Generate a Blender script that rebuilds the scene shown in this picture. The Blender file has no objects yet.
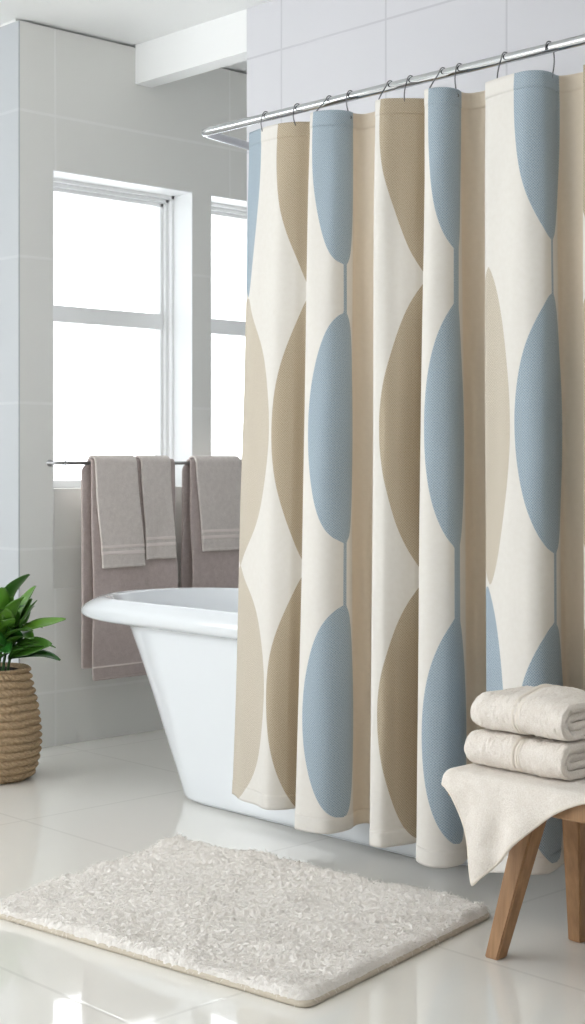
import bpy, bmesh, math, random
import numpy as np
from mathutils import Vector, Matrix

sc = bpy.context.scene
C = sc.collection
rng = np.random.default_rng(7)
random.seed(7)

# ------------------------------------------------------------------ camera
SY, CY = 0.6886, 0.7253          # sine and cosine of the camera's yaw
FPX = 1519.0
cam_d = bpy.data.cameras.new('camera')
cam = bpy.data.objects.new('camera', cam_d)
C.objects.link(cam)
cam.location = (0, 0, 1.1)
cam.rotation_euler = (math.pi / 2, 0, -math.asin(SY))
cam_d.sensor_width = 36
cam_d.lens = FPX * 36 / 1024
cam_d.shift_y = -49 / 1024
cam_d.clip_start = 0.05
sc.camera = cam

# ------------------------------------------------------------------ world and light
w = bpy.data.worlds.new('world')
sc.world = w
w.use_nodes = True
bg = w.node_tree.nodes['Background']
bg.inputs[0].default_value = (0.94, 0.97, 1.0, 1)
bg.inputs[1].default_value = 4.6


def area(name, loc, rot, sx, sy, power, col=(1, 1, 1), portal=False):
    d = bpy.data.lights.new(name, 'AREA')
    d.shape = 'RECTANGLE'
    d.size, d.size_y = sx, sy
    d.energy = power
    d.color = col
    d.cycles.is_portal = portal
    o = bpy.data.objects.new(name, d)
    C.objects.link(o)
    o.location, o.rotation_euler = loc, rot
    return o


H = math.pi / 2
area('daylight_through_back_window', (3.74, 5.19, 1.62), (-H, 0, 0), 0.8, 1.4, 0, portal=True)
area('daylight_through_second_window', (4.55, 5.19, 1.62), (-H, 0, 0), 0.8, 1.4, 0, portal=True)
# lamps added outside unseen, assumed windows: one in the far wall, a dimmer one in the left wall
area('assumed_far_window_light', (-0.6, 7.2, 1.65), (-H, 0, 0), 1.6, 1.5, 20, (0.97, 0.985, 1.0))
area('added_ceiling_fill', (0.9, 2.6, 2.77), (0, 0, 0), 1.5, 2.4, 12, (1.0, 0.985, 0.96))  # unseen fill lamp, added to brighten floor and room
area('assumed_side_window_light', (-1.95, 4.4, 1.55), (0, -H, 0), 1.9, 3.0, 8, (0.97, 0.985, 1.0))

sc.view_settings.view_transform = 'Standard'
sc.view_settings.look = 'None'
sc.view_settings.gamma = 1
sc.view_settings.use_curve_mapping = False
sc.view_settings.exposure = -0.09
sc.cycles.use_denoising = True
sc.cycles.max_bounces = 10
sc.cycles.diffuse_bounces = 6
sc.cycles.glossy_bounces = 5
sc.cycles.transparent_max_bounces = 12
sc.cycles.sample_clamp_indirect = 6


# ------------------------------------------------------------------ helpers
def lin(r, g, b):
    f = lambda c: c / 12.92 if c <= 0.04045 else ((c + 0.055) / 1.055) ** 2.4
    return (f(r / 255), f(g / 255), f(b / 255), 1)


class NT:
    """A small wrapper that builds a principled material."""

    def __init__(self, name, col, rough=0.5, **kw):
        self.m = bpy.data.materials.new(name)
        self.m.use_nodes = True
        self.t = self.m.node_tree
        self.b = self.t.nodes['Principled BSDF']
        self.b.inputs['Base Color'].default_value = col
        self.b.inputs['Roughness'].default_value = rough
        for k, v in kw.items():
            self.b.inputs[k.replace('_', ' ')].default_value = v
        self.tc = None

    def n(self, kind, **kw):
        nd = self.t.nodes.new(kind)
        for k, v in kw.items():
            setattr(nd, k, v)
        return nd

    def l(self, a, b):
        self.t.links.new(a, b)

    def math(self, op, a, b=None, c=None, clamp=False):
        nd = self.n('ShaderNodeMath', operation=op, use_clamp=clamp)
        for i, x in enumerate((a, b, c)):
            if x is None:
                continue
            if isinstance(x, (int, float)):
                nd.inputs[i].default_value = x
            else:
                self.l(x, nd.inputs[i])
        return nd.outputs[0]

    def obj(self):
        if not self.tc:
            self.tc = self.n('ShaderNodeTexCoord')
        return self.tc.outputs['Object']

    def noise(self, scale, detail=3, vec=None, rough=0.5):
        nd = self.n('ShaderNodeTexNoise')
        nd.inputs['Scale'].default_value = scale
        nd.inputs['Detail'].default_value = detail
        nd.inputs['Roughness'].default_value = rough
        self.l(vec or self.obj(), nd.inputs['Vector'])
        return nd.outputs['Fac']

    def mix(self, fac, a, b):
        nd = self.n('ShaderNodeMix', data_type='RGBA')
        for s, x in ((nd.inputs[0], fac), (nd.inputs[6], a), (nd.inputs[7], b)):
            if isinstance(x, (int, float, tuple)):
                s.default_value = x
            else:
                self.l(x, s)
        return nd.outputs[2]

    def color(self, s):
        self.l(s, self.b.inputs['Base Color'])

    def bump(self, h, strength=0.3, dist=0.002):
        nd = self.n('ShaderNodeBump')
        nd.inputs['Strength'].default_value = strength
        nd.inputs['Distance'].default_value = dist
        self.l(h, nd.inputs['Height'])
        self.l(nd.outputs[0], self.b.inputs['Normal'])

    def line(self, c, size, off, width):
        """1 on lines across coordinate c, every size metres from off."""
        f = self.math('FRACT', self.math('DIVIDE', self.math('ADD', self.math('SUBTRACT', c, off), size / 2 + 100 * size), size))
        d = self.math('MULTIPLY', self.math('ABSOLUTE', self.math('SUBTRACT', f, 0.5)), size)
        return self.math('SUBTRACT', 1, self.math('DIVIDE', self.math('SUBTRACT', d, width * 0.5), width * 0.5, clamp=True), clamp=True)


def tile_mat(name, col, grout, rough, h, v, amount=0.8, bump=0.25, extra=None, spec=0.5):
    """h, v: (axis, size, offset, width) of the joints."""
    t = NT(name, col, rough)
    t.b.inputs['Specular IOR Level'].default_value = spec
    sep = t.n('ShaderNodeSeparateXYZ')
    t.l(t.obj(), sep.inputs[0])
    m = None
    for q in [h, v] + (extra or []):
        ln = t.line(sep.outputs[q[0]], *q[1:])
        m = ln if m is None else t.math('MAXIMUM', m, ln)
    fac = t.math('MULTIPLY', m, amount)
    nz = t.noise(2.2, 2)
    c2 = tuple(x * 0.965 for x in col[:3]) + (1,)
    base = t.mix(nz, col, c2)
    t.color(t.mix(fac, base, grout))
    if bump:
        t.bump(t.math('SUBTRACT', 1, m), bump, 0.002)
    return t.m


def link(name, me, mat=None, parent=None):
    o = bpy.data.objects.new(name, me)
    C.objects.link(o)
    if mat:
        me.materials.append(mat)
    if parent:
        o.parent = parent
    return o


def smooth(me, on=True):
    me.polygons.foreach_set('use_smooth', [on] * len(me.polygons))


def mesh_obj(name, verts, faces, mat=None, parent=None, sm=True):
    me = bpy.data.meshes.new(name)
    me.from_pydata([tuple(map(float, v)) for v in verts], [], [tuple(map(int, f)) for f in faces])
    me.update()
    smooth(me, sm)
    return link(name, me, mat, parent)


def bm_obj(name, bm, mat=None, parent=None, sm=False):
    me = bpy.data.meshes.new(name)
    bmesh.ops.recalc_face_normals(bm, faces=bm.faces)
    bm.to_mesh(me)
    bm.free()
    smooth(me, sm)
    return link(name, me, mat, parent)


def add_box(bm, lo, hi, bevel=0.0, seg=2):
    r = bmesh.ops.create_cube(bm, size=1)
    vs = r['verts']
    for v in vs:
        v.co = Vector([lo[i] + (v.co[i] + 0.5) * (hi[i] - lo[i]) for i in range(3)])
    if bevel:
        es = {e for v in vs for e in v.link_edges}
        bmesh.ops.bevel(bm, geom=list(es), offset=bevel, segments=seg, affect='EDGES', profile=0.6)


def box_obj(name, lo, hi, mat, parent=None, bevel=0.0):
    bm = bmesh.new()
    add_box(bm, lo, hi, bevel)
    return bm_obj(name, bm, mat, parent)


def grid_faces(nu, nv, wrap_u=False, wrap_v=False):
    """vertex index = i * nv + j"""
    F = []
    for i in range(nu if wrap_u else nu - 1):
        i2 = (i + 1) % nu
        for j in range(nv if wrap_v else nv - 1):
            j2 = (j + 1) % nv
            F.append((i * nv + j, i2 * nv + j, i2 * nv + j2, i * nv + j2))
    return F


def tube_data(pts, r, seg=12, closed=False, caps=True):
    P = [Vector(p) for p in pts]
    n = len(P)
    R = r if isinstance(r, (list, tuple)) else [r] * n
    T = []
    for i in range(n):
        a = P[(i - 1) % n] if closed or i > 0 else P[i]
        b = P[(i + 1) % n] if closed or i < n - 1 else P[i]
        T.append((b - a).normalized())
    up = Vector((0, 0, 1)) if abs(T[0].z) < 0.9 else Vector((1, 0, 0))
    N = (up - T[0] * up.dot(T[0])).normalized()
    V = []
    for i in range(n):
        N = (N - T[i] * N.dot(T[i])).normalized()
        B = T[i].cross(N)
        for k in range(seg):
            a = 2 * math.pi * k / seg
            V.append(P[i] + (N * math.cos(a) + B * math.sin(a)) * R[i])
    F = grid_faces(n, seg, wrap_u=closed, wrap_v=True)
    if caps and not closed:
        F.append(tuple(range(seg))[::-1])
        F.append(tuple((n - 1) * seg + k for k in range(seg)))
    return V, F


def tube(name, pts, r, mat, parent=None, seg=12, closed=False):
    V, F = tube_data(pts, r, seg, closed)
    return mesh_obj(name, V, F, mat, parent)


def empty(name, loc=(0, 0, 0)):
    o = bpy.data.objects.new(name, None)
    C.objects.link(o)
    o.location = loc
    o.empty_display_size = 0.1
    return o


def tag(o, label, cat, group=None):
    o['label'] = label
    o['category'] = cat
    if group:
        o['group'] = group
    return o


def struct(o):
    o['kind'] = 'structure'
    return o


def reparent(root):
    """Children were modelled in world space; keep them there."""
    bpy.context.view_layer.update()
    for ch in root.children:
        ch.matrix_parent_inverse = root.matrix_world.inverted()


def catmull(P, per=10):
    P = [np.array(p, float) for p in P]
    out = []
    for i in range(len(P) - 1):
        p0 = P[i - 1] if i else 2 * P[0] - P[1]
        p1, p2 = P[i], P[i + 1]
        p3 = P[i + 2] if i + 2 < len(P) else 2 * P[-1] - P[-2]
        for k in range(per):
            t = k / per
            out.append(0.5 * ((2 * p1) + (-p0 + p2) * t + (2 * p0 - 5 * p1 + 4 * p2 - p3) * t * t + (-p0 + 3 * p1 - 3 * p2 + p3) * t ** 3))
    out.append(P[-1])
    return np.array(out)


def band_noise(nx, ny, sx, sy, seed=0, rot=0.0):
    """Smooth noise in about -1..1, blurred by sx, sy samples."""
    r = np.random.default_rng(seed).standard_normal((nx, ny))
    fx = np.fft.fftfreq(nx)[:, None]
    fy = np.fft.fftfreq(ny)[None, :]
    fx, fy = fx * math.cos(rot) + fy * math.sin(rot), -fx * math.sin(rot) + fy * math.cos(rot)
    g = np.exp(-2 * (math.pi ** 2) * ((fx * sx) ** 2 + (fy * sy) ** 2))
    z = np.real(np.fft.ifft2(np.fft.fft2(r) * g))
    return z / (z.std() * 2.2)


# ------------------------------------------------------------------ materials of the room
M_back = tile_mat('pale_grey_wall_tile', lin(236, 236, 232), lin(246, 246, 244), 0.35, (2, 0.56, 2.45, 0.007), (0, 0.9, 3.40, 0.006), 0.55)
M_tub_wall = tile_mat('white_wall_tile', lin(222, 222, 227), lin(186, 186, 192), 0.3, (2, 0.35, 2.61, 0.005), (1, 0.52, 4.05, 0.005), 0.5)
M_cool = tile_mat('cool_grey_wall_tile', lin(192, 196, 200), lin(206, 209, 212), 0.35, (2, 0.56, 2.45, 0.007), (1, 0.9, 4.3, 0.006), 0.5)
M_floor = tile_mat('glossy_floor_tile', lin(240, 238, 232), lin(206, 204, 198), 0.05, (0, 0.8, 2.62, 0.006), (1, 0.8, 3.96, 0.006), 0.36, bump=0.05, spec=1.0)
M_ceil = NT('ceiling_paint', lin(248, 249, 249), 0.8).m
M_plain = NT('plain_wall_paint', lin(238, 238, 236), 0.6).m
M_warm = NT('warm_beige_wall_paint', lin(234, 231, 226), 0.8).m
M_trim = NT('white_window_paint', lin(249, 250, 250), 0.35).m

# ------------------------------------------------------------------ room shell
FX0, FX1, FY0, FY1 = -1.8, 5.2, -1.6, 7.0
BY = 4.92          # face of the back wall
EX = 3.237         # its free corner
TX = 3.79          # face of the tiled wall behind the tub
CEIL = 2.8

struct(box_obj('floor', (FX0 - 0.2, FY0 - 0.2, -0.1), (FX1 + 0.2, FY1 + 0.2, 0), M_floor))
struct(box_obj('ceiling', (FX0 - 0.2, FY0 - 0.2, CEIL), (FX1 + 0.2, FY1 + 0.2, CEIL + 0.1), M_ceil))

W1 = (3.388, 4.094)
W2 = (4.193, 4.90)
WZ = (1.0, 2.24)
bm = bmesh.new()
T = 0.24
TOPZ = CEIL - 0.012     # shadow gap under the ceiling
for lo, hi in (
    ((EX, BY, 0), (W1[0], BY + T, TOPZ)),
    ((W1[1], BY, 0), (W2[0], BY + T, TOPZ)),
    ((W2[1], BY, 0), (FX1, BY + T, TOPZ)),
    ((W1[0], BY, WZ[1]), (W1[1], BY + T, TOPZ)),
    ((W2[0], BY, WZ[1]), (W2[1], BY + T, TOPZ)),
    # niche under each window: apron set back, then flush wall down to the floor
    ((W1[0], BY + 0.014, 0.61), (W1[1], BY + T, WZ[0])),
    ((W2[0], BY + 0.014, 0.61), (W2[1], BY + T, WZ[0])),
    ((W1[0], BY, 0), (W1[1], BY + T, 0.61)),
    ((W2[0], BY, 0), (W2[1], BY + T, 0.61)),
):
    add_box(bm, lo, hi)
wall_back = struct(bm_obj('wall_back', bm, M_back))
struct(box_obj('trim_1', (EX, BY + 0.03, TOPZ), (FX1, BY + T, CEIL), M_plain))

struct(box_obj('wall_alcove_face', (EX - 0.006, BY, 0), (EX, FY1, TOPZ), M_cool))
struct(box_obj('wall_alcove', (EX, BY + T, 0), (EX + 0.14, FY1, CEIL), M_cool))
bm = bmesh.new()
for lo, hi in (((FX0, FY1, 0), (-1.4, FY1 + 0.14, CEIL)), ((0.2, FY1, 0), (EX + 0.14, FY1 + 0.14, CEIL)),
               ((-1.4, FY1, 0), (0.2, FY1 + 0.14, 0.9)), ((-1.4, FY1, 2.4), (0.2, FY1 + 0.14, CEIL))):
    add_box(bm, lo, hi)
struct(bm_obj('wall_far', bm, M_plain))
struct(box_obj('wall_tub', (TX, FY0, 0), (TX + 0.14, 4.24, CEIL), M_tub_wall))
struct(box_obj('wall_passage', (FX1, 2.9, 0), (FX1 + 0.14, BY + T, CEIL), M_plain))
struct(box_obj('wall_passage_end', (TX + 0.14, 2.9, 0), (FX1, 3.04, CEIL), M_plain))
struct(box_obj('wall_rear', (FX0, FY0 - 0.14, 0), (TX + 0.14, FY0, CEIL), M_warm))
bm = bmesh.new()
for lo, hi in (((FX0 - 0.14, FY0, 0), (FX0, 2.8, CEIL)), ((FX0 - 0.14, 6.0, 0), (FX0, FY1, CEIL)),
               ((FX0 - 0.14, 2.8, 0), (FX0, 6.0, 0.6)), ((FX0 - 0.14, 2.8, 2.5), (FX0, 6.0, CEIL))):
    add_box(bm, lo, hi)
struct(bm_obj('wall_left', bm, M_plain))
beam = struct(box_obj('trim_beam', (TX, 4.24, 2.64), (TX + 0.085, BY, CEIL), M_ceil, bevel=0.002))

# ------------------------------------------------------------------ windows
g = NT('window_glass', (1, 1, 1, 1))
for nd in list(g.t.nodes):
    if nd.type == 'BSDF_PRINCIPLED':
        g.t.nodes.remove(nd)
tr, gl, mx = g.n('ShaderNodeBsdfTransparent'), g.n('ShaderNodeBsdfGlossy'), g.n('ShaderNodeMixShader')
gl.inputs['Roughness'].default_value = 0.02
mx.inputs[0].default_value = 0.06
g.l(tr.outputs[0], mx.inputs[1])
g.l(gl.outputs[0], mx.inputs[2])
g.l(mx.outputs[0], g.t.nodes['Material Output'].inputs[0])
M_glass = g.m


def window(n, x0, x1, z0, z1, y):
    """Frame set in an opening, stepped mouldings, a mid rail, two panes."""
    root = struct(empty('window_%d' % n, ((x0 + x1) / 2, y, z0)))
    bm = bmesh.new()
    fw = 0.05
    for k, (wd, ya, yb) in enumerate(((0.018, y - 0.035, y + 0.04), (0.034, y - 0.015, y + 0.04), (fw, y, y + 0.04))):
        a = (0.0, 0.018, 0.034)[k]
        add_box(bm, (x0 + a, ya, z0), (x0 + wd, yb, z1), 0.002)
        add_box(bm, (x1 - wd, ya, z0), (x1 - a, yb, z1), 0.002)
        add_box(bm, (x0 + a, ya, z1 - wd), (x1 - a, yb, z1 - a), 0.002)
        if k == 2:
            add_box(bm, (x0, ya, z0), (x1, yb, z0 + 0.03), 0.002)
    fr = struct(bm_obj('window_frame', bm, M_trim, root))
    zm = 1.70
    struct(box_obj('window_rail', (x0 + fw - 0.005, y - 0.005, zm - 0.033), (x1 - fw + 0.005, y + 0.035, zm + 0.033), M_trim, root, 0.003))
    for za, zb in ((z0 + 0.03, zm - 0.033), (zm + 0.033, z1 - fw)):
        struct(box_obj('window_pane', (x0 + fw, y + 0.014, za), (x1 - fw, y + 0.018, zb), M_glass, root))
    reparent(root)


window(1, W1[0], W1[1], WZ[0], WZ[1], BY + 0.155)
window(2, W2[0], W2[1], WZ[0], WZ[1], BY + 0.155)

# painted reveals lining both openings
for k, (x0, x1) in enumerate((W1, W2)):
    bm = bmesh.new()
    add_box(bm, (x1 - 0.004, BY + 0.001, WZ[0]), (x1, BY + 0.155, WZ[1]))
    add_box(bm, (x0, BY + 0.001, WZ[0]), (x0 + 0.004, BY + 0.155, WZ[1]))
    add_box(bm, (x0, BY + 0.001, WZ[1] - 0.004), (x1, BY + 0.155, WZ[1]))
    struct(bm_obj('trim_%d' % (k + 2), bm, M_trim))

# ------------------------------------------------------------------ object materials
def chrome(name, col, rough):
    return NT(name, col, rough, Metallic=1.0).m


M_chrome = chrome('polished_chrome', (0.52, 0.53, 0.545, 1), 0.05)
M_steel = chrome('brushed_steel', (0.45, 0.45, 0.46, 1), 0.28)
M_hook = chrome('dark_nickel_wire', (0.20, 0.20, 0.21, 1), 0.25)

t = NT('white_enamel', lin(226, 230, 234), 0.12)
t.b.inputs['Coat Weight'].default_value = 0.5
t.b.inputs['Coat Roughness'].default_value = 0.05
M_tub = t.m


def terry(name, col, col2, scale=420, strength=0.6):
    t = NT(name, col, 0.95)
    t.b.inputs['Specular IOR Level'].default_value = 0.15
    t.b.inputs['Sheen Weight'].default_value = 0.25
    t.b.inputs['Sheen Roughness'].default_value = 0.5
    a = t.noise(scale, 2)
    b = t.noise(scale * 0.12, 2)
    f = t.math('ADD', t.math('MULTIPLY', a, 0.65), t.math('MULTIPLY', b, 0.35))
    f2 = t.math('MULTIPLY', t.math('SUBTRACT', f, 0.3), 2.4, clamp=True)
    t.color(t.mix(f2, col2, col))
    t.bump(f, strength, 0.004)
    return t.m


M_mauve = terry('mauve_terry', lin(210, 197, 193), lin(182, 166, 162))
M_mauve_pale = terry('pale_mauve_terry', lin(236, 228, 222), lin(210, 200, 194))
M_mauve_band = NT('mauve_woven_band', lin(240, 229, 224), 0.8).m
M_cream_terry = terry('cream_terry', lin(247, 241, 234), lin(226, 217, 207), 300, 0.9)
M_cream_band = NT('cream_woven_band', lin(238, 230, 219), 0.8).m
M_hem = NT('beige_stitched_hem', lin(234, 225, 213), 0.85).m
M_binding = NT('rug_binding_cloth', lin(208, 198, 182), 0.9).m


def weave(t, sep_u, sep_v, pitch):
    k = 2 * math.pi / pitch
    a = t.math('SINE', t.math('MULTIPLY', sep_u, k))
    b = t.math('SINE', t.math('MULTIPLY', sep_v, k))
    return t.math('ADD', t.math('MULTIPLY', t.math('MULTIPLY', a, b), 0.5), 0.5)


def curtain_mat():
    t = NT('patterned_curtain_cloth', (1, 1, 1, 1), 0.9)
    t.b.inputs['Specular IOR Level'].default_value = 0.15
    t.b.inputs['Sheen Weight'].default_value = 0.1
    uv = t.n('ShaderNodeUVMap')
    sep = t.n('ShaderNodeSeparateXYZ')
    t.l(uv.outputs[0], sep.inputs[0])
    wv = weave(t, sep.outputs[0], sep.outputs[1], 0.0068)
    fine = t.noise(300, 2, uv.outputs[0])
    slub = t.noise(70, 3, uv.outputs[0])
    tex = t.math('ADD', t.math('MULTIPLY', wv, 0.4), t.math('MULTIPLY', fine, 0.6))
    texf = t.math('MULTIPLY', t.math('SUBTRACT', tex, 0.25), 2.0, clamp=True)

    def mask(attr, soft=0.0016):
        a = t.n('ShaderNodeAttribute', attribute_name=attr)
        return t.math('ADD', t.math('DIVIDE', a.outputs['Fac'], soft), 0.5, clamp=True)

    mb, mg, mp, ms = mask('blue'), mask('beige'), mask('pale'), mask('valley_shade', 0.012)
    blue = t.mix(texf, lin(128, 147, 162), lin(190, 202, 211))
    beige = t.mix(texf, lin(164, 149, 126), lin(204, 191, 170))
    pale = t.mix(texf, lin(180, 170, 152), lin(220, 211, 197))
    ivory = t.mix(slub, lin(231, 228, 223), lin(224, 220, 213))
    c = t.mix(ms, ivory, t.mix(slub, lin(228, 215, 197), lin(221, 208, 189)))  # shade of the deep folds put into the cloth colour as tan
    c = t.mix(mp, c, pale)
    c = t.mix(mg, c, beige)
    c = t.mix(mb, c, blue)
    t.color(c)
    mm = t.math('MAXIMUM', t.math('MAXIMUM', mb, mg), mp)
    t.bump(t.math('ADD', t.math('MULTIPLY', t.math('ADD', tex, 0.3), mm), t.math('MULTIPLY', fine, 0.15)), 0.4, 0.0015)
    # thin cloth lets a little light through
    tl, mx = t.n('ShaderNodeBsdfTranslucent'), t.n('ShaderNodeMixShader')
    t.l(c, tl.inputs[0])
    mx.inputs[0].default_value = 0.05
    t.l(t.b.outputs[0], mx.inputs[1])
    t.l(tl.outputs[0], mx.inputs[2])
    t.l(mx.outputs[0], t.t.nodes['Material Output'].inputs[0])
    return t.m


M_curtain = curtain_mat()

t = NT('oak_wood', lin(170, 120, 74), 0.5)
mp_ = t.n('ShaderNodeMapping')
mp_.inputs['Scale'].default_value = (38, 38, 2.2)
t.l(t.obj(), mp_.inputs[0])
wn = t.noise(1.6, 5, mp_.outputs[0], 0.6)
t.color(t.mix(t.math('MULTIPLY', t.math('SUBTRACT', wn, 0.3), 2.2, clamp=True), lin(146, 108, 74), lin(184, 145, 106)))
t.bump(wn, 0.15, 0.001)
M_oak = t.m

# ------------------------------------------------------------------ bathtub
CX = 3.437


def tub_ring(z, a, yf, yn, e, n, N=96):
    """Closed outline: straight sides and rounded ends."""
    out = []
    for k in range(N):
        th = 2 * math.pi * k / N
        c, s = math.cos(th), math.sin(th)
        x = a * math.copysign(abs(c) ** (2 / n), c)
        yy = math.copysign(abs(s) ** (2 / n), s)
        y = (yf - e) + e * yy if s >= 0 else (yn + e) + e * yy
        out.append((CX + x, y, z))
    return out


YN = 2.30
rings = [
    (0.002, 0.282, 3.925, YN + 0.30, 0.20, 2.3),
    (0.009, 0.283, 3.93, YN + 0.30, 0.20, 2.3),
    (0.013, 0.298, 3.95, YN + 0.28, 0.21, 2.3),
    (0.060, 0.302, 3.975, YN + 0.26, 0.22, 2.3),
    (0.20, 0.304, 4.06, YN + 0.22, 0.24, 2.25),
    (0.36, 0.306, 4.16, YN + 0.18, 0.27, 2.2),
    (0.50, 0.309, 4.255, YN + 0.13, 0.30, 2.15),
    (0.545, 0.312, 4.30, YN + 0.11, 0.31, 2.1),
    (0.554, 0.326, 4.39, YN + 0.07, 0.33, 2.1),
    (0.558, 0.338, 4.465, YN + 0.03, 0.345, 2.1),
    (0.565, 0.347, 4.525, YN, 0.355, 2.1),
    (0.577, 0.350, 4.546, YN - 0.005, 0.36, 2.1),
    (0.591, 0.350, 4.540, YN, 0.36, 2.1),
    (0.606, 0.346, 4.518, YN + 0.01, 0.355, 2.1),
    (0.620, 0.339, 4.485, YN + 0.02, 0.345, 2.1),
    (0.631, 0.331, 4.452, YN + 0.03, 0.335, 2.1),
    (0.636, 0.323, 4.425, YN + 0.04, 0.33, 2.1),
    (0.634, 0.315, 4.400, YN + 0.05, 0.325, 2.1),
    (0.620, 0.308, 4.380, YN + 0.06, 0.32, 2.1),
    (0.585, 0.296, 4.335, YN + 0.08, 0.31, 2.1),
    (0.52, 0.282, 4.265, YN + 0.10, 0.30, 2.1),
    (0.40, 0.258, 4.12, YN + 0.17, 0.27, 2.2),
    (0.24, 0.226, 3.93, YN + 0.23, 0.24, 2.3),
    (0.16, 0.196, 3.82, YN + 0.29, 0.21, 2.4),
    (0.135, 0.14, 3.70, YN + 0.38, 0.17, 2.4),
]
# resample the rings smoothly
prof = catmull(rings, 4)
N = 96
V, F = [], []
for p in prof:
    V += tub_ring(*p, N=N)
F = grid_faces(len(prof), N, wrap_v=True)
F = [f[::-1] for f in F]
F.append(tuple(range(N))[::-1])
F.append(tuple((len(prof) - 1) * N + k for k in range(N)))
tub = tag(empty('bathtub', (CX, 3.2, 0)), 'white freestanding bathtub with a broad rolled rim behind the patterned curtain', 'bathtub')
body_f = [f for f in F if max(f) // N <= 32 or (len(f) > 4 and max(f) < N)]
rim_f = [f for f in F if len(f) == 4 and 32 <= min(f) // N and max(f) // N <= 68]
bas_f = [f for f in F if (len(f) == 4 and min(f) // N >= 68) or (len(f) > 4 and max(f) >= N)]


def sub_mesh(name, V, faces, mat, parent):
    used = sorted({i for f in faces for i in f})
    ix = {v: k for k, v in enumerate(used)}
    return mesh_obj(name, [V[i] for i in used], [tuple(ix[i] for i in f) for f in faces], mat, parent)


sub_mesh('tub_body', V, body_f, M_tub, tub)
sub_mesh('rim', V, rim_f, M_tub, tub)
sub_mesh('basin', V, bas_f, M_tub, tub)
reparent(tub)

# ------------------------------------------------------------------ curtain rod
ROD_Z, RX = 2.10, 2.97
END = Vector((RX, 3.520, ROD_Z))
dirw = Vector((math.cos(math.radians(12.7)), math.sin(math.radians(12.7)), 0))
wall_a = END + dirw * ((TX - 0.012 - RX) / dirw.x)
pts = [wall_a]
rr = 0.022
c0 = END + dirw * rr
c1 = END + Vector((0, -rr, 0))
for k in range(9):
    t_ = k / 8
    pts.append(c0 * (1 - t_) ** 2 + END * 2 * t_ * (1 - t_) + c1 * t_ ** 2)
E2 = Vector((RX, 1.30, ROD_Z))
c2, c3 = E2 + Vector((0, 0.03, 0)), E2 + Vector((0.03, 0, 0))
for k in range(9):
    t_ = k / 8
    pts.append(c2 * (1 - t_) ** 2 + E2 * 2 * t_ * (1 - t_) + c3 * t_ ** 2)
wall_b = Vector((TX - 0.012, 1.30, ROD_Z))
pts.append(wall_b)
rod = tag(empty('curtain_rod', (RX, 2.5, ROD_Z)), 'polished chrome shower curtain rod with a bent end fixed to the tiled wall', 'curtain rod')
tube('rod', pts, 0.0125, M_chrome, rod, 20)
for p, d in ((wall_a, dirw), (wall_b, Vector((1, 0, 0)))):
    q = Vector((TX, p.y + d.y * 0.012, ROD_Z))
    tube('wall_flange', [q - Vector((0.022, 0, 0)), q - Vector((0.012, 0, 0)), q - Vector((0.008, 0, 0)), q], [0.017, 0.02, 0.032, 0.034], M_chrome, rod, 24)
reparent(rod)


# ------------------------------------------------------------------ shower curtain
def W(px, X):
    """Plan position (Y, X) of the sight line px at depth plane X."""
    t_ = (px - 292.5) / FPX
    d = X / (SY + CY * t_)
    return (d * (CY - SY * t_), X)


# px at the header, px at the hem, X at the header, X at the hem
CP = [
    (250, 232, 2.985, 2.965),   # 0 free edge
    (257, 241, 2.965, 2.935),
    (268, 256, 2.945, 2.915),
    (281, 268, 2.940, 2.905),   # 3 ridge
    (296, 284, 2.960, 2.935),
    (311, 300, 2.995, 2.985),
    (316, 306, 2.975, 2.965),   # 6 hidden return
    (311, 296, 2.895, 2.855),   # 7
    (318, 306, 2.880, 2.840),   # 8
    (334, 328, 2.905, 2.870),
    (348, 346, 2.955, 2.930),   # 10
    (355, 357, 3.005, 3.000),
    (366, 368, 3.035, 3.035),   # 12 valley
    (380, 380, 3.020, 3.020),
    (385, 383, 2.965, 2.955),   # 14 hidden return
    (376, 371, 2.905, 2.875),   # 15
    (384, 380, 2.893, 2.862),   # 16
    (400, 396, 2.925, 2.905),
    (416, 412, 2.965, 2.955),   # 18
    (430, 426, 3.000, 3.000),
    (434, 430, 2.955, 2.950),   # 20 hidden return
    (425, 416, 2.895, 2.862),   # 21
    (432, 426, 2.882, 2.848),   # 22
    (446, 446, 2.905, 2.872),
    (457, 462, 2.955, 2.930),   # 24
    (463, 470, 3.010, 3.000),
    (474, 480, 3.038, 3.038),   # 26 valley
    (490, 492, 3.030, 3.030),
    (496, 498, 2.970, 2.965),   # 28 hidden return
    (486, 489, 2.950, 2.915),   # 29
    (497, 500, 2.925, 2.885),   # 30
    (514, 516, 2.908, 2.868),
    (527, 530, 2.905, 2.868),   # 32
    (542, 547, 2.935, 2.905),
    (552, 558, 2.985, 2.965),   # 34
    (557, 564, 3.025, 3.020),
    (568, 572, 3.045, 3.045),   # 36 valley
    (590, 592, 3.040, 3.040),
    (596, 598, 3.005, 3.010),   # 38 hidden return
    (584, 586, 2.970, 2.985),   # 39
    (600, 602, 2.965, 2.975),
    (622, 624, 2.985, 2.985),
    (640, 642, 3.035, 3.035),   # 42
    (668, 668, 3.045, 3.045),
    (676, 676, 2.990, 2.990),
    (690, 690, 2.950, 2.950),
    (715, 715, 2.985, 2.985),
]
PER = 14
top = catmull([W(c[0], 2.965 + (c[2] - 2.965) * 0.72) for c in CP], PER)     # drawn closer to the rod at the header
bot = catmull([W(c[1], c[3]) for c in CP], PER)
nc = len(top)
mid = (top + bot) / 2
seg = np.sqrt(((mid[1:] - mid[:-1]) ** 2).sum(1))
S = np.concatenate([[0], np.cumsum(seg)])
at = lambda k: S[int(round(k * PER))]
NR = 280
Z0, Z1 = 0.092, 2.045
zz = np.linspace(0, 1, NR)
V = np.zeros((NR, nc, 3))
UV = np.zeros((NR, nc, 2))
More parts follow.
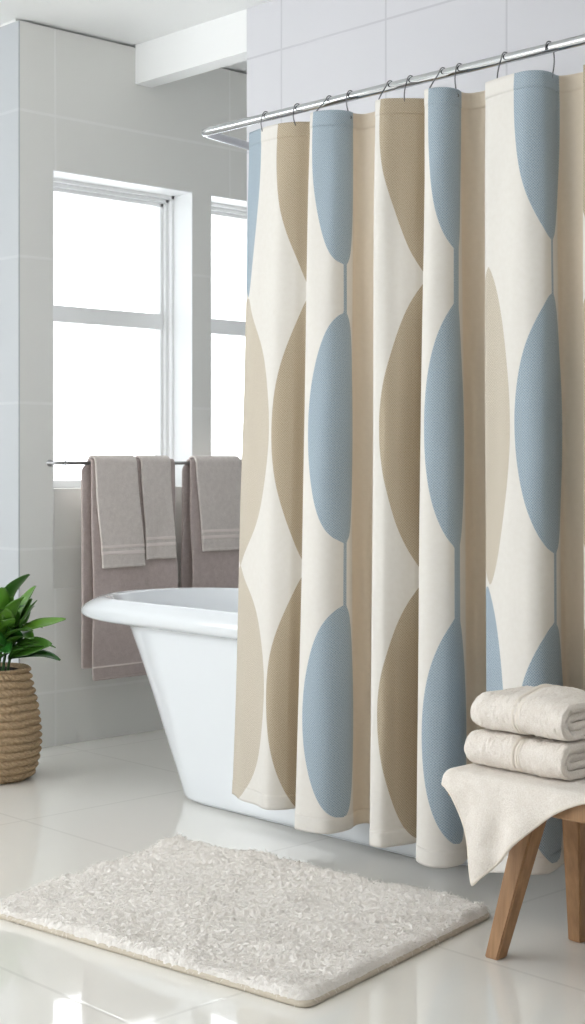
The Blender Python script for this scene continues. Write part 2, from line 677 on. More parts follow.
wob = band_noise(NR, nc, 48, 16, 3)
wob2 = band_noise(NR, nc, 22, 8, 5)
for i, q in enumerate(zz):
    f = q ** 0.9                      # 0 hem, 1 header
    P = bot * (1 - f) + top * f
    amp = 0.010 * math.sin(math.pi * min(1, q * 1.02)) ** 0.7 if 0 < q < 0.98 else 0
    V[i, :, 1] = P[:, 0] + wob[i] * amp * 0.6
    V[i, :, 0] = P[:, 1] + wob[i] * amp * 0.5 + wob2[i] * amp * 0.18
    zh = 2.041 + 0.025 * (P[:, 0] - 2.2)
    zl = 0.095 + 0.035 * np.clip((2.38 - P[:, 0]) / 0.15, 0, 1) + 0.012 * np.clip((P[:, 0] - 2.5) / 0.1, 0, 1) + 0.014 * np.clip((P[:, 0] - 3.0) / 0.1, 0, 1)
    V[i, :, 2] = zl + (zh - zl) * q
    # soft secondary ripples in the cloth
    soft = min(1, (1 - q) / 0.12)
    V[i, :, 0] += 0.0036 * soft * np.sin(S * 2 * math.pi / 0.118 + 1.1 * math.sin(q * 4.2) + 0.6)
    UV[i, :, 0] = S
    UV[i, :, 1] = V[i, :, 2]

# woven motifs: chains of pointed ovals, field > 0 inside
NECK = [1.585, 0.80]
CELLS = [(1.985, 0.400), (1.1925, 0.3925), (0.455, 0.345)]
BLUNT = [(1.985, 0.345), (1.197, 0.310), (0.430, 0.285)]      # shorter ovals joined by a thin line


def chain(sc_, Wd, cells, Wr=None, blunt=False):
    z = V[:, :, 2]
    ds = np.abs(UV[:, :, 0] - sc_)
    best = np.full(z.shape, -1.0)
    for (zc, hp), on in zip(BLUNT if blunt else CELLS, cells):
        if not on:
            continue
        x = np.clip(np.abs(z - zc) / hp, 0, 1)
        side = np.where(UV[:, :, 0] > sc_, Wd if Wr is None else Wr, Wd)
        half = side * np.cos(x * math.pi / 2) ** (np.where(zc > z, 0.45, 0.55) if blunt else np.where((z < zc) & (zc < 0.6), 0.5, 0.75))
        half = np.where(np.abs(z - zc) < hp, half, -0.02)
        best = np.maximum(best, half - ds)
    return best


def neck(sc_, hw):
    ds = np.abs(UV[:, :, 0] - sc_)
    z = V[:, :, 2]
    return np.where((z > 0.6) & (z < 1.9), hw - ds, -1.0)


blue = np.full((NR, nc), -1.0)
beige = blue.copy()
pale = blue.copy()
B = lambda *a: np.maximum(blue, chain(*a))
G = lambda *a: np.maximum(beige, chain(*a))
blue = B(at(0.3), 0.085, (1, 0, 0))
pale = np.maximum(pale, chain(at(0.3), 0.160, (0, 1, 1)))
beige = G(at(5.5), 0.124, (1, 1, 1))
blue = B(at(9.8), 0.118, (1, 1, 1), 0.050, True)
blue = np.maximum(blue, neck(at(9.8), 0.005))
beige = G(at(19.0), 0.142, (1, 1, 1))
blue = B(at(23.8), 0.095, (1, 1, 1), 0.055, True)
blue = np.maximum(blue, neck(at(23.8), 0.014))
pale = np.maximum(pale, chain(at(29.4), 0.088, (0, 1, 0)))
blue = B(at(29.2), 0.075, (0, 0, 1))
blue = B(at(33.9), 0.126, (1, 1, 1), 0.055, True)
blue = np.maximum(blue, neck(at(33.9), 0.005))
beige = G(at(40.5), 0.150, (1, 1, 1))

valley_shade = np.full((NR, nc), -1.0)
for a_, b_ in ((10.6, 13.9), (24.7, 27.9), (34.7, 37.9)):       # tan shade of the fold valleys, painted into the ivory cloth
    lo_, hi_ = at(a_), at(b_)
    valley_shade = np.maximum(valley_shade, (hi_ - lo_) / 2 - np.abs(UV[:, :, 0] - (lo_ + hi_) / 2))

cur = tag(empty('shower_curtain', (RX, 2.6, Z0)), 'ivory shower curtain with blue and beige oval chains hanging from the chrome rod', 'shower curtain')


def curtain_piece(name, r0, r1, off=0.0, thick=0.0016):
    nr = r1 - r0
    me = bpy.data.meshes.new(name)
    vv = V[r0:r1].reshape(-1, 3).copy()
    faces = grid_faces(nr, nc)
    me.from_pydata(vv.tolist(), [], faces)
    for nm, A in (('blue', blue), ('beige', beige), ('pale', pale), ('valley_shade', valley_shade)):
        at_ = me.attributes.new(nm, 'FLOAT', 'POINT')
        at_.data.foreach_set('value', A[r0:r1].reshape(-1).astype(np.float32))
    uvl = me.uv_layers.new(name='UVMap')
    li = np.zeros(len(me.loops), dtype=np.int32)
    me.loops.foreach_get('vertex_index', li)
    uvl.data.foreach_set('uv', UV[r0:r1].reshape(-1, 2)[li].reshape(-1).astype(np.float32))
    smooth(me)
    o = link(name, me, M_curtain, cur)
    so = o.modifiers.new('thickness', 'SOLIDIFY')
    so.thickness = thick
    so.offset = 0
    return o


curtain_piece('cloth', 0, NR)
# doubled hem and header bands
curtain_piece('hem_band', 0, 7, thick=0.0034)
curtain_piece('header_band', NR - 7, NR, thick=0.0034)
reparent(cur)


# ------------------------------------------------------------------ hooks
def hook(col_k, label):
    k = int(round(col_k * PER))
    y, x = V[NR - 4, k, 1], V[NR - 4, k, 0]
    zt = V[NR - 1, k, 2]
    r = 0.0152
    P = []
    s = 1 if x > RX else -1           # the wire drops on the cloth's side of the rod
    for a in np.linspace(-0.12 * math.pi, 0.92 * math.pi, 22):
        P.append((RX - s * r * math.cos(a), y, ROD_Z + r * math.sin(a) * 1.05))
    xs, zs = P[-1][0], P[-1][2]
    for q in np.linspace(0.15, 1, 10):
        bow = math.sin(q * math.pi) * 0.006
        P.append((xs + (x - xs) * q ** 1.3 + s * bow, y, zs + (zt - 0.012 - zs) * q))
    for a in np.linspace(0.2, 1, 6):
        P.append((x - s * 0.006 * math.sin(a * math.pi), y, zt - 0.012 - 0.006 * (1 - math.cos(a * math.pi)) + 0.006 * a))
    root = tag(empty('curtain_hook', (RX, y, ROD_Z)), label, 'curtain hook', 'wire hooks along the curtain rod')
    tube('wire', P, 0.0017, M_hook, root, 8)
    V_, F_ = tube_data([(P[0][0], y, P[0][2] - 0.001), (P[0][0], y, P[0][2] + 0.0035)], 0.0032, 8)
    mesh_obj('ball_tip', V_, F_, M_hook, root)
    reparent(root)


ords = ['first', 'second', 'third', 'fourth', 'fifth', 'sixth', 'seventh', 'eighth', 'ninth', 'tenth']
where = ['on the outer blue edge', 'above the first beige motif', 'at the left edge of the first blue fold', 'at the right corner of the first blue fold',
         'at the left edge of the middle beige fold', 'above the middle beige motif', 'at the left edge of the narrow blue fold',
         'at the right corner of the narrow blue fold', 'above the widest white panel', 'above the widest blue panel']
for i, k in enumerate((1.6, 4.0, 7.5, 10.2, 15.3, 17.3, 21.5, 24.0, 30.0, 34.0)):
    hook(k, 'dark wire curtain hook, %s from the rod bend' % ords[i])

# ------------------------------------------------------------------ bath mat
mat_root = tag(empty('bath_mat', (2.44, 2.78, 0)), 'shaggy off-white bath mat lying on the glossy tiles in front of the tub', 'bath mat')
cA, cB, cC, cD = (np.array(p) for p in ((2.005, 3.195), (2.765, 3.39), (2.885, 2.335), (2.122, 2.195)))
nx, ny = 400, 520          # along A-B, along A-D
u = np.linspace(0, 1, nx)[:, None]
v = np.linspace(0, 1, ny)[None, :]
PX = cA[0] * (1 - u) * (1 - v) + cB[0] * u * (1 - v) + cC[0] * u * v + cD[0] * (1 - u) * v
PY = cA[1] * (1 - u) * (1 - v) + cB[1] * u * (1 - v) + cC[1] * u * v + cD[1] * (1 - u) * v
# rounded corners: pull the outline in near the corners
Lu, Lv = 0.78, 1.03
ed = np.minimum(np.minimum(u, 1 - u) * Lu, np.minimum(v, 1 - v) * Lv)
du, dv = np.minimum(u, 1 - u) * Lu, np.minimum(v, 1 - v) * Lv
R = 0.035
cu = (cA + cB + cC + cD) / 4
inc = (du < R) & (dv < R)
dd = np.sqrt((R - np.minimum(du, R)) ** 2 + (R - np.minimum(dv, R)) ** 2)
ex = np.maximum(np.abs(R - np.minimum(du, R)), np.abs(R - np.minimum(dv, R)))
shr = np.where(inc & (dd > 1e-6), ex / np.maximum(dd, 1e-6), 1.0)
eu, ev = (cB - cA) / Lu, (cD - cA) / Lv
offu = np.where(u < 0.5, 1, -1) * (R - np.minimum(du, R)) * (1 - shr) * inc
offv = np.where(v < 0.5, 1, -1) * (R - np.minimum(dv, R)) * (1 - shr) * inc
PX = PX + eu[0] * offu + ev[0] * offv
PY = PY + eu[1] * offu + ev[1] * offv
n1 = band_noise(nx, ny, 1.0, 1.0, 11)
n2 = band_noise(nx, ny, 2.0, 2.0, 12)
n3 = band_noise(nx, ny, 24, 5.0, 13, math.radians(52))
n4 = band_noise(nx, ny, 45, 11, 14, math.radians(58))
fall = np.clip(ed / 0.022, 0, 1)
fall = np.sqrt(1 - (1 - fall) ** 2)
hgt = 0.020 + 0.0016 * n1 + 0.0030 * n2 + 0.0068 * n3 + 0.0085 * n4
PZ = 0.010 + hgt * fall
PX = PX + 0.001 * band_noise(nx, ny, 1.5, 1.5, 15) + 0.002 * band_noise(nx, ny, 1.2, 1.2, 17) * (1 - fall)
PY = PY + 0.001 * band_noise(nx, ny, 1.5, 1.5, 16)
pv = np.stack([PX, PY, PZ], -1).reshape(-1, 3)
t = NT('shaggy_pile', lin(240, 236, 230), 1.0)
t.b.inputs['Specular IOR Level'].default_value = 0.05
t.b.inputs['Sheen Weight'].default_value = 0.2
nn = t.noise(330, 3)
t.color(t.mix(nn, lin(236, 230, 222), lin(254, 252, 250)))
t.bump(nn, 0.6, 0.004)
M_pile = t.m
pile = mesh_obj('pile', pv, grid_faces(nx, ny), M_pile, mat_root)
pm = pile.modifiers.new('tufts', 'PARTICLE_SYSTEM')
pset = pm.particle_system.settings
pset.type = 'HAIR'
pset.count = 90000
pset.hair_length = 0.009
pset.hair_step = 4
pset.emit_from = 'FACE'
pset.use_emit_random = True
pset.use_advanced_hair = True
pset.brownian_factor = 0.0
pset.normal_factor = 0.004
pset.factor_random = 0.006
pset.root_radius = 1.0
pset.tip_radius = 0.6
pset.radius_scale = 0.0012
pset.display_step = 3
pset.render_step = 3
pset.roughness_2 = 0.006
pset.roughness_2_size = 0.02
pset.material = 1
vg = pile.vertex_groups.new(name='inner')
vg.add([int(i) for i in np.nonzero(fall.reshape(-1) > 0.55)[0]], 1.0, 'REPLACE')
pm.particle_system.vertex_group_density = 'inner'


def outline(inset=0.0, z=0.0, k=10):
    """Rounded outline of the mat in order A B C D."""
    cs = [cA, cB, cC, cD]
    out = []
    for i in range(4):
        p, a, b = cs[i], cs[i - 1], cs[(i + 1) % 4]
        da, db = (a - p) / np.linalg.norm(a - p), (b - p) / np.linalg.norm(b - p)
        p = p + (da + db) * inset
        for t_ in np.linspace(0, 1, k):
            q0, q1 = p + da * 0.03, p + db * 0.03
            q = q0 * (1 - t_) ** 2 + p * 2 * t_ * (1 - t_) + q1 * t_ ** 2
            out.append((q[0], q[1], z))
    return out


# sewn cloth binding: a flat rounded strip all around, and the backing
prof_b = [(0.010, 0.001), (0.001, 0.001), (-0.002, 0.004), (-0.002, 0.011), (0.001, 0.014), (0.008, 0.0145)]
VV = []
for ins, z in prof_b:
    VV += outline(ins, z)
no = len(VV) // len(prof_b)
mesh_obj('binding', VV, grid_faces(len(prof_b), no, wrap_v=True), M_binding, mat_root)
o0, o1 = outline(0.006, 0.0006), outline(0.006, 0.008)
mesh_obj('backing', o0 + o1, [tuple(range(no))[::-1], tuple(range(no, 2 * no))] + grid_faces(2, no, wrap_v=True), M_binding, mat_root, sm=False)
reparent(mat_root)

# ------------------------------------------------------------------ towel bar and hanging towels
BARY, BARZ = 4.82, 1.10
bar = tag(empty('towel_bar', (3.9, BARY, BARZ)), 'slim steel towel bar running across the wall below the windows', 'towel bar')
tube('bar', [(3.372, BARY, BARZ), (5.05, BARY, BARZ)], 0.007, M_steel, bar, 16)
for x in (3.372, 5.05):
    tube('bracket', [(x, BARY - 0.009, BARZ), (x, BARY + 0.02, BARZ), (x, BY - 0.006, BARZ), (x, BY - 0.005, BARZ), (x, BY, BARZ)], [0.008, 0.007, 0.007, 0.013, 0.013], M_steel, bar, 16)
reparent(bar)


HANG_NOISE = band_noise(200, 200, 14, 30, 21)


def hang(name, label, cat, x0, x1, zf, zb, r, mat, bands=(), back_shift=0.0, flare=0.0, seed=0, skew=0.0, thick=0.010, group=None, hem=True):
    root = tag(empty(name, ((x0 + x1) / 2, BARY, zf)), label, cat, group)
    nu = 36
    nz_ = HANG_NOISE

    def surf(uu, dist, off=0.0):
        """dist along the cloth from the crest: negative to the front, positive to the back."""
        Rr = r + off
        q = math.pi * r / 2
        if abs(dist) <= q:
            a = dist / r
            y, z = BARY + Rr * math.sin(a), BARZ + Rr * math.cos(a)
            dn = 0
        else:
            dn = abs(dist) - q
            y = BARY + math.copysign(Rr, dist)
            z = BARZ - dn
        wgt = min(1, dn / 0.25)
        x = x0 + (x1 - x0) * uu + (uu - 0.5) * flare * dn
        if dist > 0:
            x += back_shift * min(1, dn / 0.02)
        else:
            x += 0.003 * math.sin(dn * 14 + seed) * wgt + skew * dn
        wob_ = nz_[int((x - 3.4) * 150), int(min(199, dn * 180))]
        if dist > 0:
            y += 0.004 * wob_ * wgt
        else:
            y += -0.010 * abs(wob_) * wgt - 0.012 * wgt * dn
        return (x, y, z)

    q = math.pi * r / 2
    df, db = q + BARZ - zf, q + BARZ - zb
    ds = [-df + (df - q) * k / 44 for k in range(44)] + list(np.linspace(-q, q, 13)) + [q + (db - q) * k / 40 for k in range(1, 41)]

    def sheet(nm, dl, off, mt, u0=0.0, u1=1.0, th=thick, sub=1):
        VV = [surf(u0 + (u1 - u0) * i / (nu - 1), d_, off) for i in range(nu) for d_ in dl]
        o = mesh_obj(nm, VV, grid_faces(nu, len(dl)), mt, root)
        so = o.modifiers.new('thickness', 'SOLIDIFY')
        so.thickness, so.offset = th, 0
        if sub:
            bv = o.modifiers.new('rounding', 'SUBSURF')
            bv.levels = bv.render_levels = 1
        return o

    sheet('terry_cloth', ds, 0, mat)
    for a, b_ in bands:
        dl = list(np.linspace(-(df - a), -(df - b_), 5))
        sheet('woven_band', dl, 0.001, M_mauve_band, 0.004, 0.996, thick + 0.0005, 0)
    if hem:
        sheet('bottom_hem', list(np.linspace(-df, -df + 0.014, 4)), 0.0, mat, 0.0, 1.0, thick + 0.003, 1)
    reparent(root)
    return root


hang('bath_towel', 'large mauve bath towel hanging to near the floor under two hand towels', 'towel', 3.488, 3.905, 0.255, 0.30, 0.0125, M_mauve, back_shift=-0.028, seed=1, group='mauve towels on the bar', bands=((0.05, 0.056),))
hang('bath_towel', 'large mauve bath towel beside the curtain, one hand towel over it', 'towel', 3.985, 4.43, 0.30, 0.32, 0.0125, M_mauve, back_shift=-0.022, seed=2, group='mauve towels on the bar', bands=((0.05, 0.056),))
hang('hand_towel', 'pale mauve hand towel with woven bands, farthest along the bar from the curtain', 'towel', 3.498, 3.700, 0.690, 0.75, 0.026, M_mauve_pale, bands=((0.052, 0.066), (0.078, 0.090)), flare=0.02, skew=0.07, seed=3, group='mauve towels on the bar')
hang('hand_towel', 'narrow pale mauve hand towel, middle of the three hand towels on the bar', 'towel', 3.722, 3.872, 0.715, 0.76, 0.026, M_mauve_pale, bands=((0.052, 0.066), (0.078, 0.090)), flare=0.0, skew=0.045, seed=4, group='mauve towels on the bar')
hang('hand_towel', 'pale mauve hand towel with woven bands, nearest the shower curtain', 'towel', 4.005, 4.25, 0.735, 0.77, 0.026, M_mauve_pale, bands=((0.052, 0.066), (0.078, 0.090)), flare=0.0, skew=0.09, seed=5, group='mauve towels on the bar')

# ------------------------------------------------------------------ stool
SX0, SX1, SY0, SY1 = 2.60, 2.845, 1.72, 2.235
SZ0, SZ1 = 0.352, 0.402
stool = tag(empty('wooden_stool', (2.73, 1.98, 0)), 'low oak stool with splayed tapering legs carrying a draped cloth and folded towels', 'stool')
bm = bmesh.new()
add_box(bm, (SX0, SY0, SZ0), (SX1, SY1, SZ1), 0.008, 3)
bm_obj('seat', bm, M_oak, stool)


def leg(tx, ty, fx, fy, st=0.052, sf=0.036):
    bm = bmesh.new()
    add_box(bm, (-0.5, -0.5, 0), (0.5, 0.5, 1))
    for v_ in bm.verts:
        k = v_.co.z
        s_ = sf + (st - sf) * k
        cx_, cy_ = fx + (tx - fx) * k, fy + (ty - fy) * k
        v_.co = Vector((cx_ + v_.co.x * s_, cy_ + v_.co.y * s_, k * (SZ0 + 0.004)))
    bmesh.ops.bevel(bm, geom=list(bm.edges), offset=0.003, segments=2, affect='EDGES')
    return bm_obj('leg', bm, M_oak, stool)


leg(2.700, 2.060, 2.655, 2.140)
leg(2.805, 2.030, 2.890, 2.085)
leg(2.700, 1.880, 2.655, 1.800)
leg(2.800, 1.880, 2.870, 1.820)
reparent(stool)

# ------------------------------------------------------------------ cloth draped over the stool corner
Tt = (2.372, 2.118)
left_e = catmull([Tt, (2.462, 2.152), (2.545, 2.198), (2.592, 2.262), (2.70, 2.266), (2.83, 2.264)], 14)
bott_e = catmull([Tt, (2.47, 2.02), (2.54, 1.945), (2.585, 1.86), (2.60, 1.78)], 16)
nL, nB = len(left_e), len(bott_e)
right_e = np.linspace(bott_e[-1], (2.83, 1.78), nL)
back_e = np.linspace(left_e[-1], (2.83, 1.78), nB)


def drape(p, lift):
    x, y = p
    rad = 0.02
    qx, qy = min(max(x, SX0 + rad), SX1 - rad), min(max(y, SY0 + rad), SY1 - rad)
    dx, dy = x - qx, y - qy
    dist = math.hypot(dx, dy)
    zt = SZ1 + lift
    if dist <= rad * 0.6 or dist == 0:
        return (x, y, zt)
    nx_, ny_ = dx / dist, dy / dist
    s = dist - rad * 0.6
    R_ = 0.022
    if s < R_ * math.pi / 2:
        a = s / R_
        o_, dz = R_ * math.sin(a), R_ * (1 - math.cos(a))
    else:
        o_, dz = R_ + (s - R_ * math.pi / 2) * 0.10, R_ + (s - R_ * math.pi / 2)
    o_ += rad * 0.6
    return (qx + nx_ * o_, qy + ny_ * o_, zt - dz)


G_ = np.zeros((nL, nB, 3))
cz = band_noise(nL, nB, 5, 5, 31)
for i in range(nL):
    a = i / (nL - 1)
    for j in range(nB):
        b = j / (nB - 1)
        p = (1 - b) * left_e[i] + b * right_e[i] + (1 - a) * bott_e[j] + a * back_e[j] \
            - ((1 - a) * (1 - b) * left_e[0] + (1 - a) * b * right_e[0] + a * (1 - b) * left_e[-1] + a * b * right_e[-1])
        G_[i, j] = drape(p, 0.0085)
        drop = min(1, max(0, (SZ1 - 0.005 - G_[i, j, 2]) / 0.10))
        G_[i, j, 0] -= 0.003 * abs(cz[i, j]) * (drop > 0.1) + drop * 0.009 * (1 + math.sin((G_[i, j, 1] - 2.0) * 62 + 1.0))
cloth = tag(empty('draped_cloth', (2.6, 2.1, SZ1)), 'cream terry cloth draped over the stool, one pointed corner hanging down the leg', 'towel', 'cream towels on the stool')
co = mesh_obj('terry_cloth', G_.reshape(-1, 3), grid_faces(nL, nB), M_cream_terry, cloth)
so = co.modifiers.new('thickness', 'SOLIDIFY')
so.thickness, so.offset = 0.009, 0
ss = co.modifiers.new('rounding', 'SUBSURF')
ss.levels = ss.render_levels = 2
edge = [tuple(G_[i, 0]) for i in range(nL - 1, 0, -1)] + [tuple(G_[0, j]) for j in range(nB)]
tube('stitched_hem', edge, 0.0044, M_hem, cloth, 10)
reparent(cloth)


# ------------------------------------------------------------------ folded towels
def folded(label, x0, x1, y0, y1, z0, hgt, seed, yb, puff=0.0):
    """A folded towel: two nested turns, smooth fold towards -X, open layers at +X, ends along Y."""
    root = tag(empty('folded_towel', ((x0 + x1) / 2, (y0 + y1) / 2, z0)), label, 'towel', 'cream towels on the stool')
    th = hgt / 4 * 0.96
    ny_ = 150

    def u_path(ins, zl, zh, n=28):
        rr_ = (zh - zl) / 2
        P = [(x1 - 0.004, zl)]
        for k in range(1, 31):
            P.append((x1 - 0.004 + (x0 + ins + rr_ - x1 + 0.004) * k / 30, zl))
        for k in range(1, n):
            a = math.pi * k / n
            P.append((x0 + ins + rr_ - rr_ * math.sin(a) * 1.0, (zl + zh) / 2 - rr_ * math.cos(a)))
        for k in range(0, 31):
            P.append((x0 + ins + rr_ + (x1 - 0.004 - x0 - ins - rr_) * k / 30, zh))
        return np.array(P)

    def strip(nm, ctr, th_, mat, ya, yb_, n_y, soft, noise_amp, sd):
        tan = np.gradient(ctr, axis=0)
        tan /= np.linalg.norm(tan, axis=1)[:, None]
        nrm = np.stack([tan[:, 1], -tan[:, 0]], 1)
        prof_ = []
        m = len(ctr)
        outer = ctr + nrm * th_ / 2
        inner = ctr - nrm * th_ / 2
        # rounded free ends
        def cap(p, n_, t_):
            return [p + n_ * th_ / 2 * math.cos(a) + t_ * th_ / 2 * math.sin(a) for a in (math.pi / 4, math.pi / 2, 3 * math.pi / 4)]
        loop = list(outer) + cap(ctr[-1], nrm[-1], tan[-1]) + list(inner[::-1]) + cap(ctr[0], -nrm[0], -tan[0])
        loop = np.array(loop)
        pn = np.concatenate([nrm, [tan[-1]] * 3, -nrm[::-1], [-tan[0]] * 3])
        nl = len(loop)
        nz_ = band_noise(n_y, nl, 1.0, 0.8, sd) * noise_amp + band_noise(n_y, nl, 8, 5, sd + 1) * noise_amp * 1.3
        VV = []
        for i in range(n_y):
            f_ = i / (n_y - 1)
            y = ya + (yb_ - ya) * f_
            e = 1.0
            ex_ = 0.0
            if soft:
                dl = (yb_ - y) / 0.045
                if dl < 1:
                    e = 0.62 + 0.38 * math.sqrt(max(0, 1 - (1 - dl) ** 2))
                    ex_ = 0.030 * (1 - math.sqrt(max(0, 1 - (1 - dl) ** 2)))
                dn_ = (y - ya) / 0.012
                if dn_ < 1:
                    e *= 0.93 + 0.07 * math.sqrt(max(0, 1 - (1 - dn_) ** 2))
            zc_ = z0 + hgt / 2
            for k in range(nl):
                px_, pz_ = loop[k] + pn[k] * nz_[i, k]
                wx = (px_ - x0) / (x1 - x0)
                bulge = puff * math.exp(-((y - (ya + 0.35 * (yb_ - ya))) / 0.06) ** 2) * max(0, (pz_ - z0) / hgt) * math.exp(-((wx - 0.6) / 0.35) ** 2)
                pinch = 1 - 0.07 * math.exp(-((y - yb) / 0.012) ** 2)
                zlow = z0 + (pz_ - z0) * (1 if pz_ < zc_ and e == 1 else 1)
                zz_ = z0 + hgt * (0.5 * (1 - e) * 0.6) + (pz_ - z0) * e * pinch + bulge
                xx_ = px_ + ex_ * (1 - wx) + 0.004 * math.exp(-((y - yb) / 0.010) ** 2) * (1 - wx)
                VV.append((xx_, y, zz_))
        FF = grid_faces(n_y, nl, wrap_v=True)
        FF.append(tuple(range(nl)))
        FF.append(tuple((n_y - 1) * nl + k for k in range(nl))[::-1])
        return mesh_obj(nm, VV, FF, mat, root)

    oc = u_path(th / 2, z0 + th / 2, z0 + hgt - th / 2)
    ic = u_path(th * 1.65, z0 + th * 1.54, z0 + hgt - th * 1.54)
    strip('outer_fold', oc, th, M_cream_terry, y0, y1, ny_, True, 0.0017, seed)
    strip('inner_fold', ic, th * 0.96, M_cream_terry, y0 + 0.004, y1 - 0.006, ny_, True, 0.0009, seed + 5)
    # three woven ribs around the outer fold
    for k in range(3):
        c_ = yb + (k - 1) * 0.0085
        strip('woven_band', oc, th + 0.0034, M_cream_band, c_ - 0.0026, c_ + 0.0026, 5, False, 0.0, seed + 9)
    reparent(root)
    return root


TZ = SZ1 + 0.017
folded('folded cream towel with ribbed band, lower of the two stacked on the stool', 2.640, 2.838, 1.950, 2.236, TZ, 0.076, 41, 2.075)
folded('folded cream towel with ribbed band, topmost of the stack on the stool', 2.646, 2.838, 1.953, 2.222, TZ + 0.0825, 0.080, 61, 2.078, puff=0.022)

# ------------------------------------------------------------------ plant in a rope basket
PCX, PCY = 2.892, 4.568
plant = tag(empty('potted_plant', (PCX, PCY, 0)), 'glossy green leafy plant in a coiled rope basket at the wall corner', 'plant')
nth, nz = 260, 260
prb = catmull([(0.0, 0.118), (0.012, 0.138), (0.05, 0.153), (0.11, 0.164), (0.18, 0.163), (0.26, 0.152), (0.33, 0.136), (0.380, 0.126), (0.387, 0.120), (0.380, 0.112), (0.34, 0.112), (0.30, 0.112)], 30)
VV = []
pitch = 0.0262
for j in range(nz):
    q = j / (nz - 1) * (len(prb) - 1)
    k = min(int(q), len(prb) - 2)
    z, r_ = prb[k] * (1 - q + k) + prb[k + 1] * (q - k)
    outer = 1 if q < 7.6 * 30 else 0
    for i in range(nth):
        th_ = 2 * math.pi * i / nth
        ph = z / pitch + 2 * th_ / (2 * math.pi) * 0.5 * 2 / 2 + 0.08 * math.sin(3 * th_ + 9 * z) + 0.05 * math.sin(7 * th_ + 30 * z)
        fr_ = ph - math.floor(ph)
        coil = math.sqrt(max(0, 1 - (2 * fr_ - 1) ** 2))
        strand = math.sin(46 * th_ + 2.4 * math.pi * fr_ + 5.1 * math.floor(ph))
        dr = outer * (0.0180 * coil + 0.0036 * strand * coil - 0.013)
        VV.append((PCX + (r_ + dr) * math.cos(th_), PCY + (r_ + dr) * math.sin(th_), z + 0.001))
FF = grid_faces(nz, nth, wrap_v=True)
FF = [f[::-1] for f in FF] + [tuple(range(nth))[::-1]]
t = NT('jute_rope', lin(190, 162, 128), 0.9)
t.b.inputs['Specular IOR Level'].default_value = 0.1
nn = t.noise(120, 4)
n2_ = t.noise(14, 2)
cc = t.mix(nn, lin(138, 116, 90), lin(202, 180, 150))
t.color(t.mix(t.math('MULTIPLY', n2_, 0.4), cc, lin(176, 146, 110)))
t.bump(nn, 0.6, 0.003)
mesh_obj('rope_basket', VV, FF, t.m, plant)
t = NT('potting_soil', lin(38, 30, 24), 1.0)
ns = t.noise(90, 4)
t.bump(ns, 1.0, 0.01)
VV, FF = [(PCX, PCY, 0.376)], []
sn = band_noise(8, 48, 1, 2, 77)
for j in range(1, 8):
    for i in range(48):
        a = 2 * math.pi * i / 48
        VV.append((PCX + 0.114 * j / 7 * math.cos(a), PCY + 0.114 * j / 7 * math.sin(a), 0.374 + 0.004 * sn[j, i]))
for i in range(48):
    FF.append((0, 1 + i, 1 + (i + 1) % 48))
    for j in range(6):
        FF.append((1 + j * 48 + i, 1 + (j + 1) * 48 + i, 1 + (j + 1) * 48 + (i + 1) % 48, 1 + j * 48 + (i + 1) % 48))
mesh_obj('soil', VV, FF, t.m, plant)

t = NT('glossy_leaf', lin(46, 112, 40), 0.3)
t.b.inputs['Subsurface Weight'].default_value = 0.0
la = t.n('ShaderNodeAttribute', attribute_name='tone')
t.color(t.mix(la.outputs['Fac'], lin(30, 88, 28), lin(118, 170, 56)))
t.b.inputs['Coat Weight'].default_value = 0.3
t.b.inputs['Coat Roughness'].default_value = 0.15
M_leaf = t.m
M_stem = NT('green_stem', lin(62, 104, 48), 0.5).m


def leaf_data(base, direc, length, width, droop, roll, tone, out):
    Vs, Fs, Ts = out
    d = Vector(direc).normalized()
    side = d.cross(Vector((0, 0, 1)))
    side = side.normalized() if side.length > 1e-3 else Vector((1, 0, 0))
    side = Matrix.Rotation(roll, 3, d) @ side
    b0 = len(Vs)
    n, m = 12, 7
    p = Vector(base)
    step = length / (n - 1)
    for i in range(n):
        q = i / (n - 1)
        up = side.cross(d).normalized()
        wd = width * (math.sin(math.pi * min(1, q * 0.93 + 0.035) ** 0.8)) ** 0.8
        for k in range(m):
            s = (k / (m - 1) - 0.5) * 2
            wave = 0.05 * math.sin(q * 9 + tone * 20) * abs(s)
            Vs.append(p + side * (s * wd / 2) + up * ((abs(s) ** 1.4 * 0.22 + wave) * wd / 2))
            Ts.append(tone)
        p = p + d * step
        d = (d + Vector((0, 0, -droop * step * (1 + q)))).normalized()
        side = (side - d * side.dot(d)).normalized()
    for i in range(n - 1):
        for k in range(m - 1):
            Fs.append((b0 + i * m + k, b0 + (i + 1) * m + k, b0 + (i + 1) * m + k + 1, b0 + i * m + k + 1))


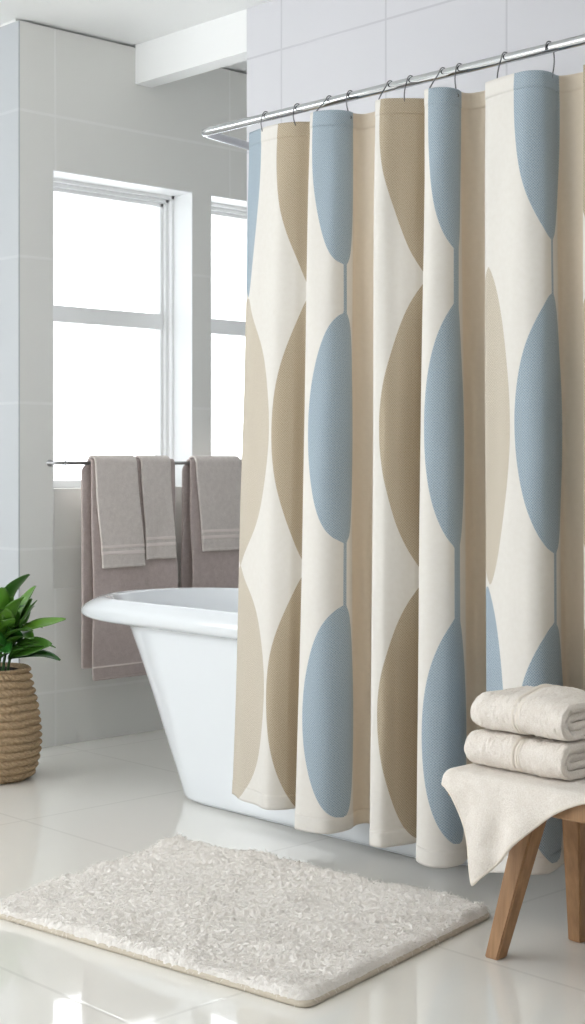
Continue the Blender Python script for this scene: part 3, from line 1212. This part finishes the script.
def stem(az, lean, hgt, nleaf, r0, sd, extra=()):
    rd = random.Random(sd)
    bx, by = PCX + r0 * math.cos(az), PCY + r0 * math.sin(az)
    P = []
    for k in range(9):
        q = k / 8
        o_ = lean * q ** 1.5 * hgt
        P.append((bx + o_ * math.cos(az), by + o_ * math.sin(az), 0.372 + hgt * q * (1 - 0.12 * lean * q)))
    s = tube('stem', P, [0.0055 - 0.003 * k / 8 for k in range(9)], M_stem, plant, 8)
    out = ([], [], [])
    for k in range(nleaf):
        q = 0.30 + 0.70 * (k + 0.5) / nleaf
        ii = min(8, int(q * 8))
        base = P[ii]
        a2 = az + (2.4 * k + rd.uniform(-0.5, 0.5))
        el = 0.25 + 0.75 * q + rd.uniform(-0.25, 0.25)
        if k == nleaf - 1:
            el, a2 = 1.15, az
        direc = (math.cos(a2) * math.cos(el), math.sin(a2) * math.cos(el), math.sin(el))
        L = rd.uniform(0.11, 0.16)
        leaf_data(base, direc, L, L * rd.uniform(0.46, 0.58), rd.uniform(2.0, 7.0), rd.uniform(-0.5, 0.5), rd.uniform(0.05, 0.95) * q, out)
    for (ii, direc, L, wd, dr, roll, tone) in extra:
        leaf_data(P[ii], direc, L, wd, dr, roll, tone, out)
    me = bpy.data.meshes.new('leaves')
    me.from_pydata([tuple(v_) for v_ in out[0]], [], out[1])
    a_ = me.attributes.new('tone', 'FLOAT', 'POINT')
    a_.data.foreach_set('value', np.array(out[2], np.float32))
    smooth(me)
    lo = link('leaves', me, M_leaf, s)
    so_ = lo.modifiers.new('thickness', 'SOLIDIFY')
    so_.thickness, so_.offset = 0.0012, 0


# sideways to the right as seen from the mat is (+X, -Y)
rt = Vector((0.7253, -0.6886, 0))
fw = Vector((-0.6886, -0.7253, 0))


def dv_(a, b, c):
    v_ = rt * a + fw * b + Vector((0, 0, c))
    return tuple(v_)


stem(math.radians(-44), 0.30, 0.17, 5, 0.055, 1, extra=(
    (7, dv_(1, 0.0, 0.30), 0.165, 0.058, 0.6, 0.5, 0.85),
    (3, dv_(1, 0.1, 0.55), 0.165, 0.050, 4.0, -0.5, 0.35),
    (3, dv_(1, 0.3, 0.45), 0.160, 0.076, 2.0, 0.9, 0.30),
    (2, dv_(1, 0.2, 0.35), 0.19, 0.064, 3.0, 0.3, 0.05),
))
stem(math.radians(-90), 0.35, 0.19, 7, 0.04, 2)
stem(math.radians(-10), 0.30, 0.21, 7, 0.04, 3)
stem(math.radians(200), 0.45, 0.20, 7, 0.05, 4)
stem(math.radians(250), 0.35, 0.24, 8, 0.03, 5)
stem(math.radians(130), 0.40, 0.20, 7, 0.05, 6)
stem(math.radians(60), 0.35, 0.20, 7, 0.05, 7)
stem(math.radians(-50), 0.10, 0.25, 8, 0.02, 8)
reparent(plant)
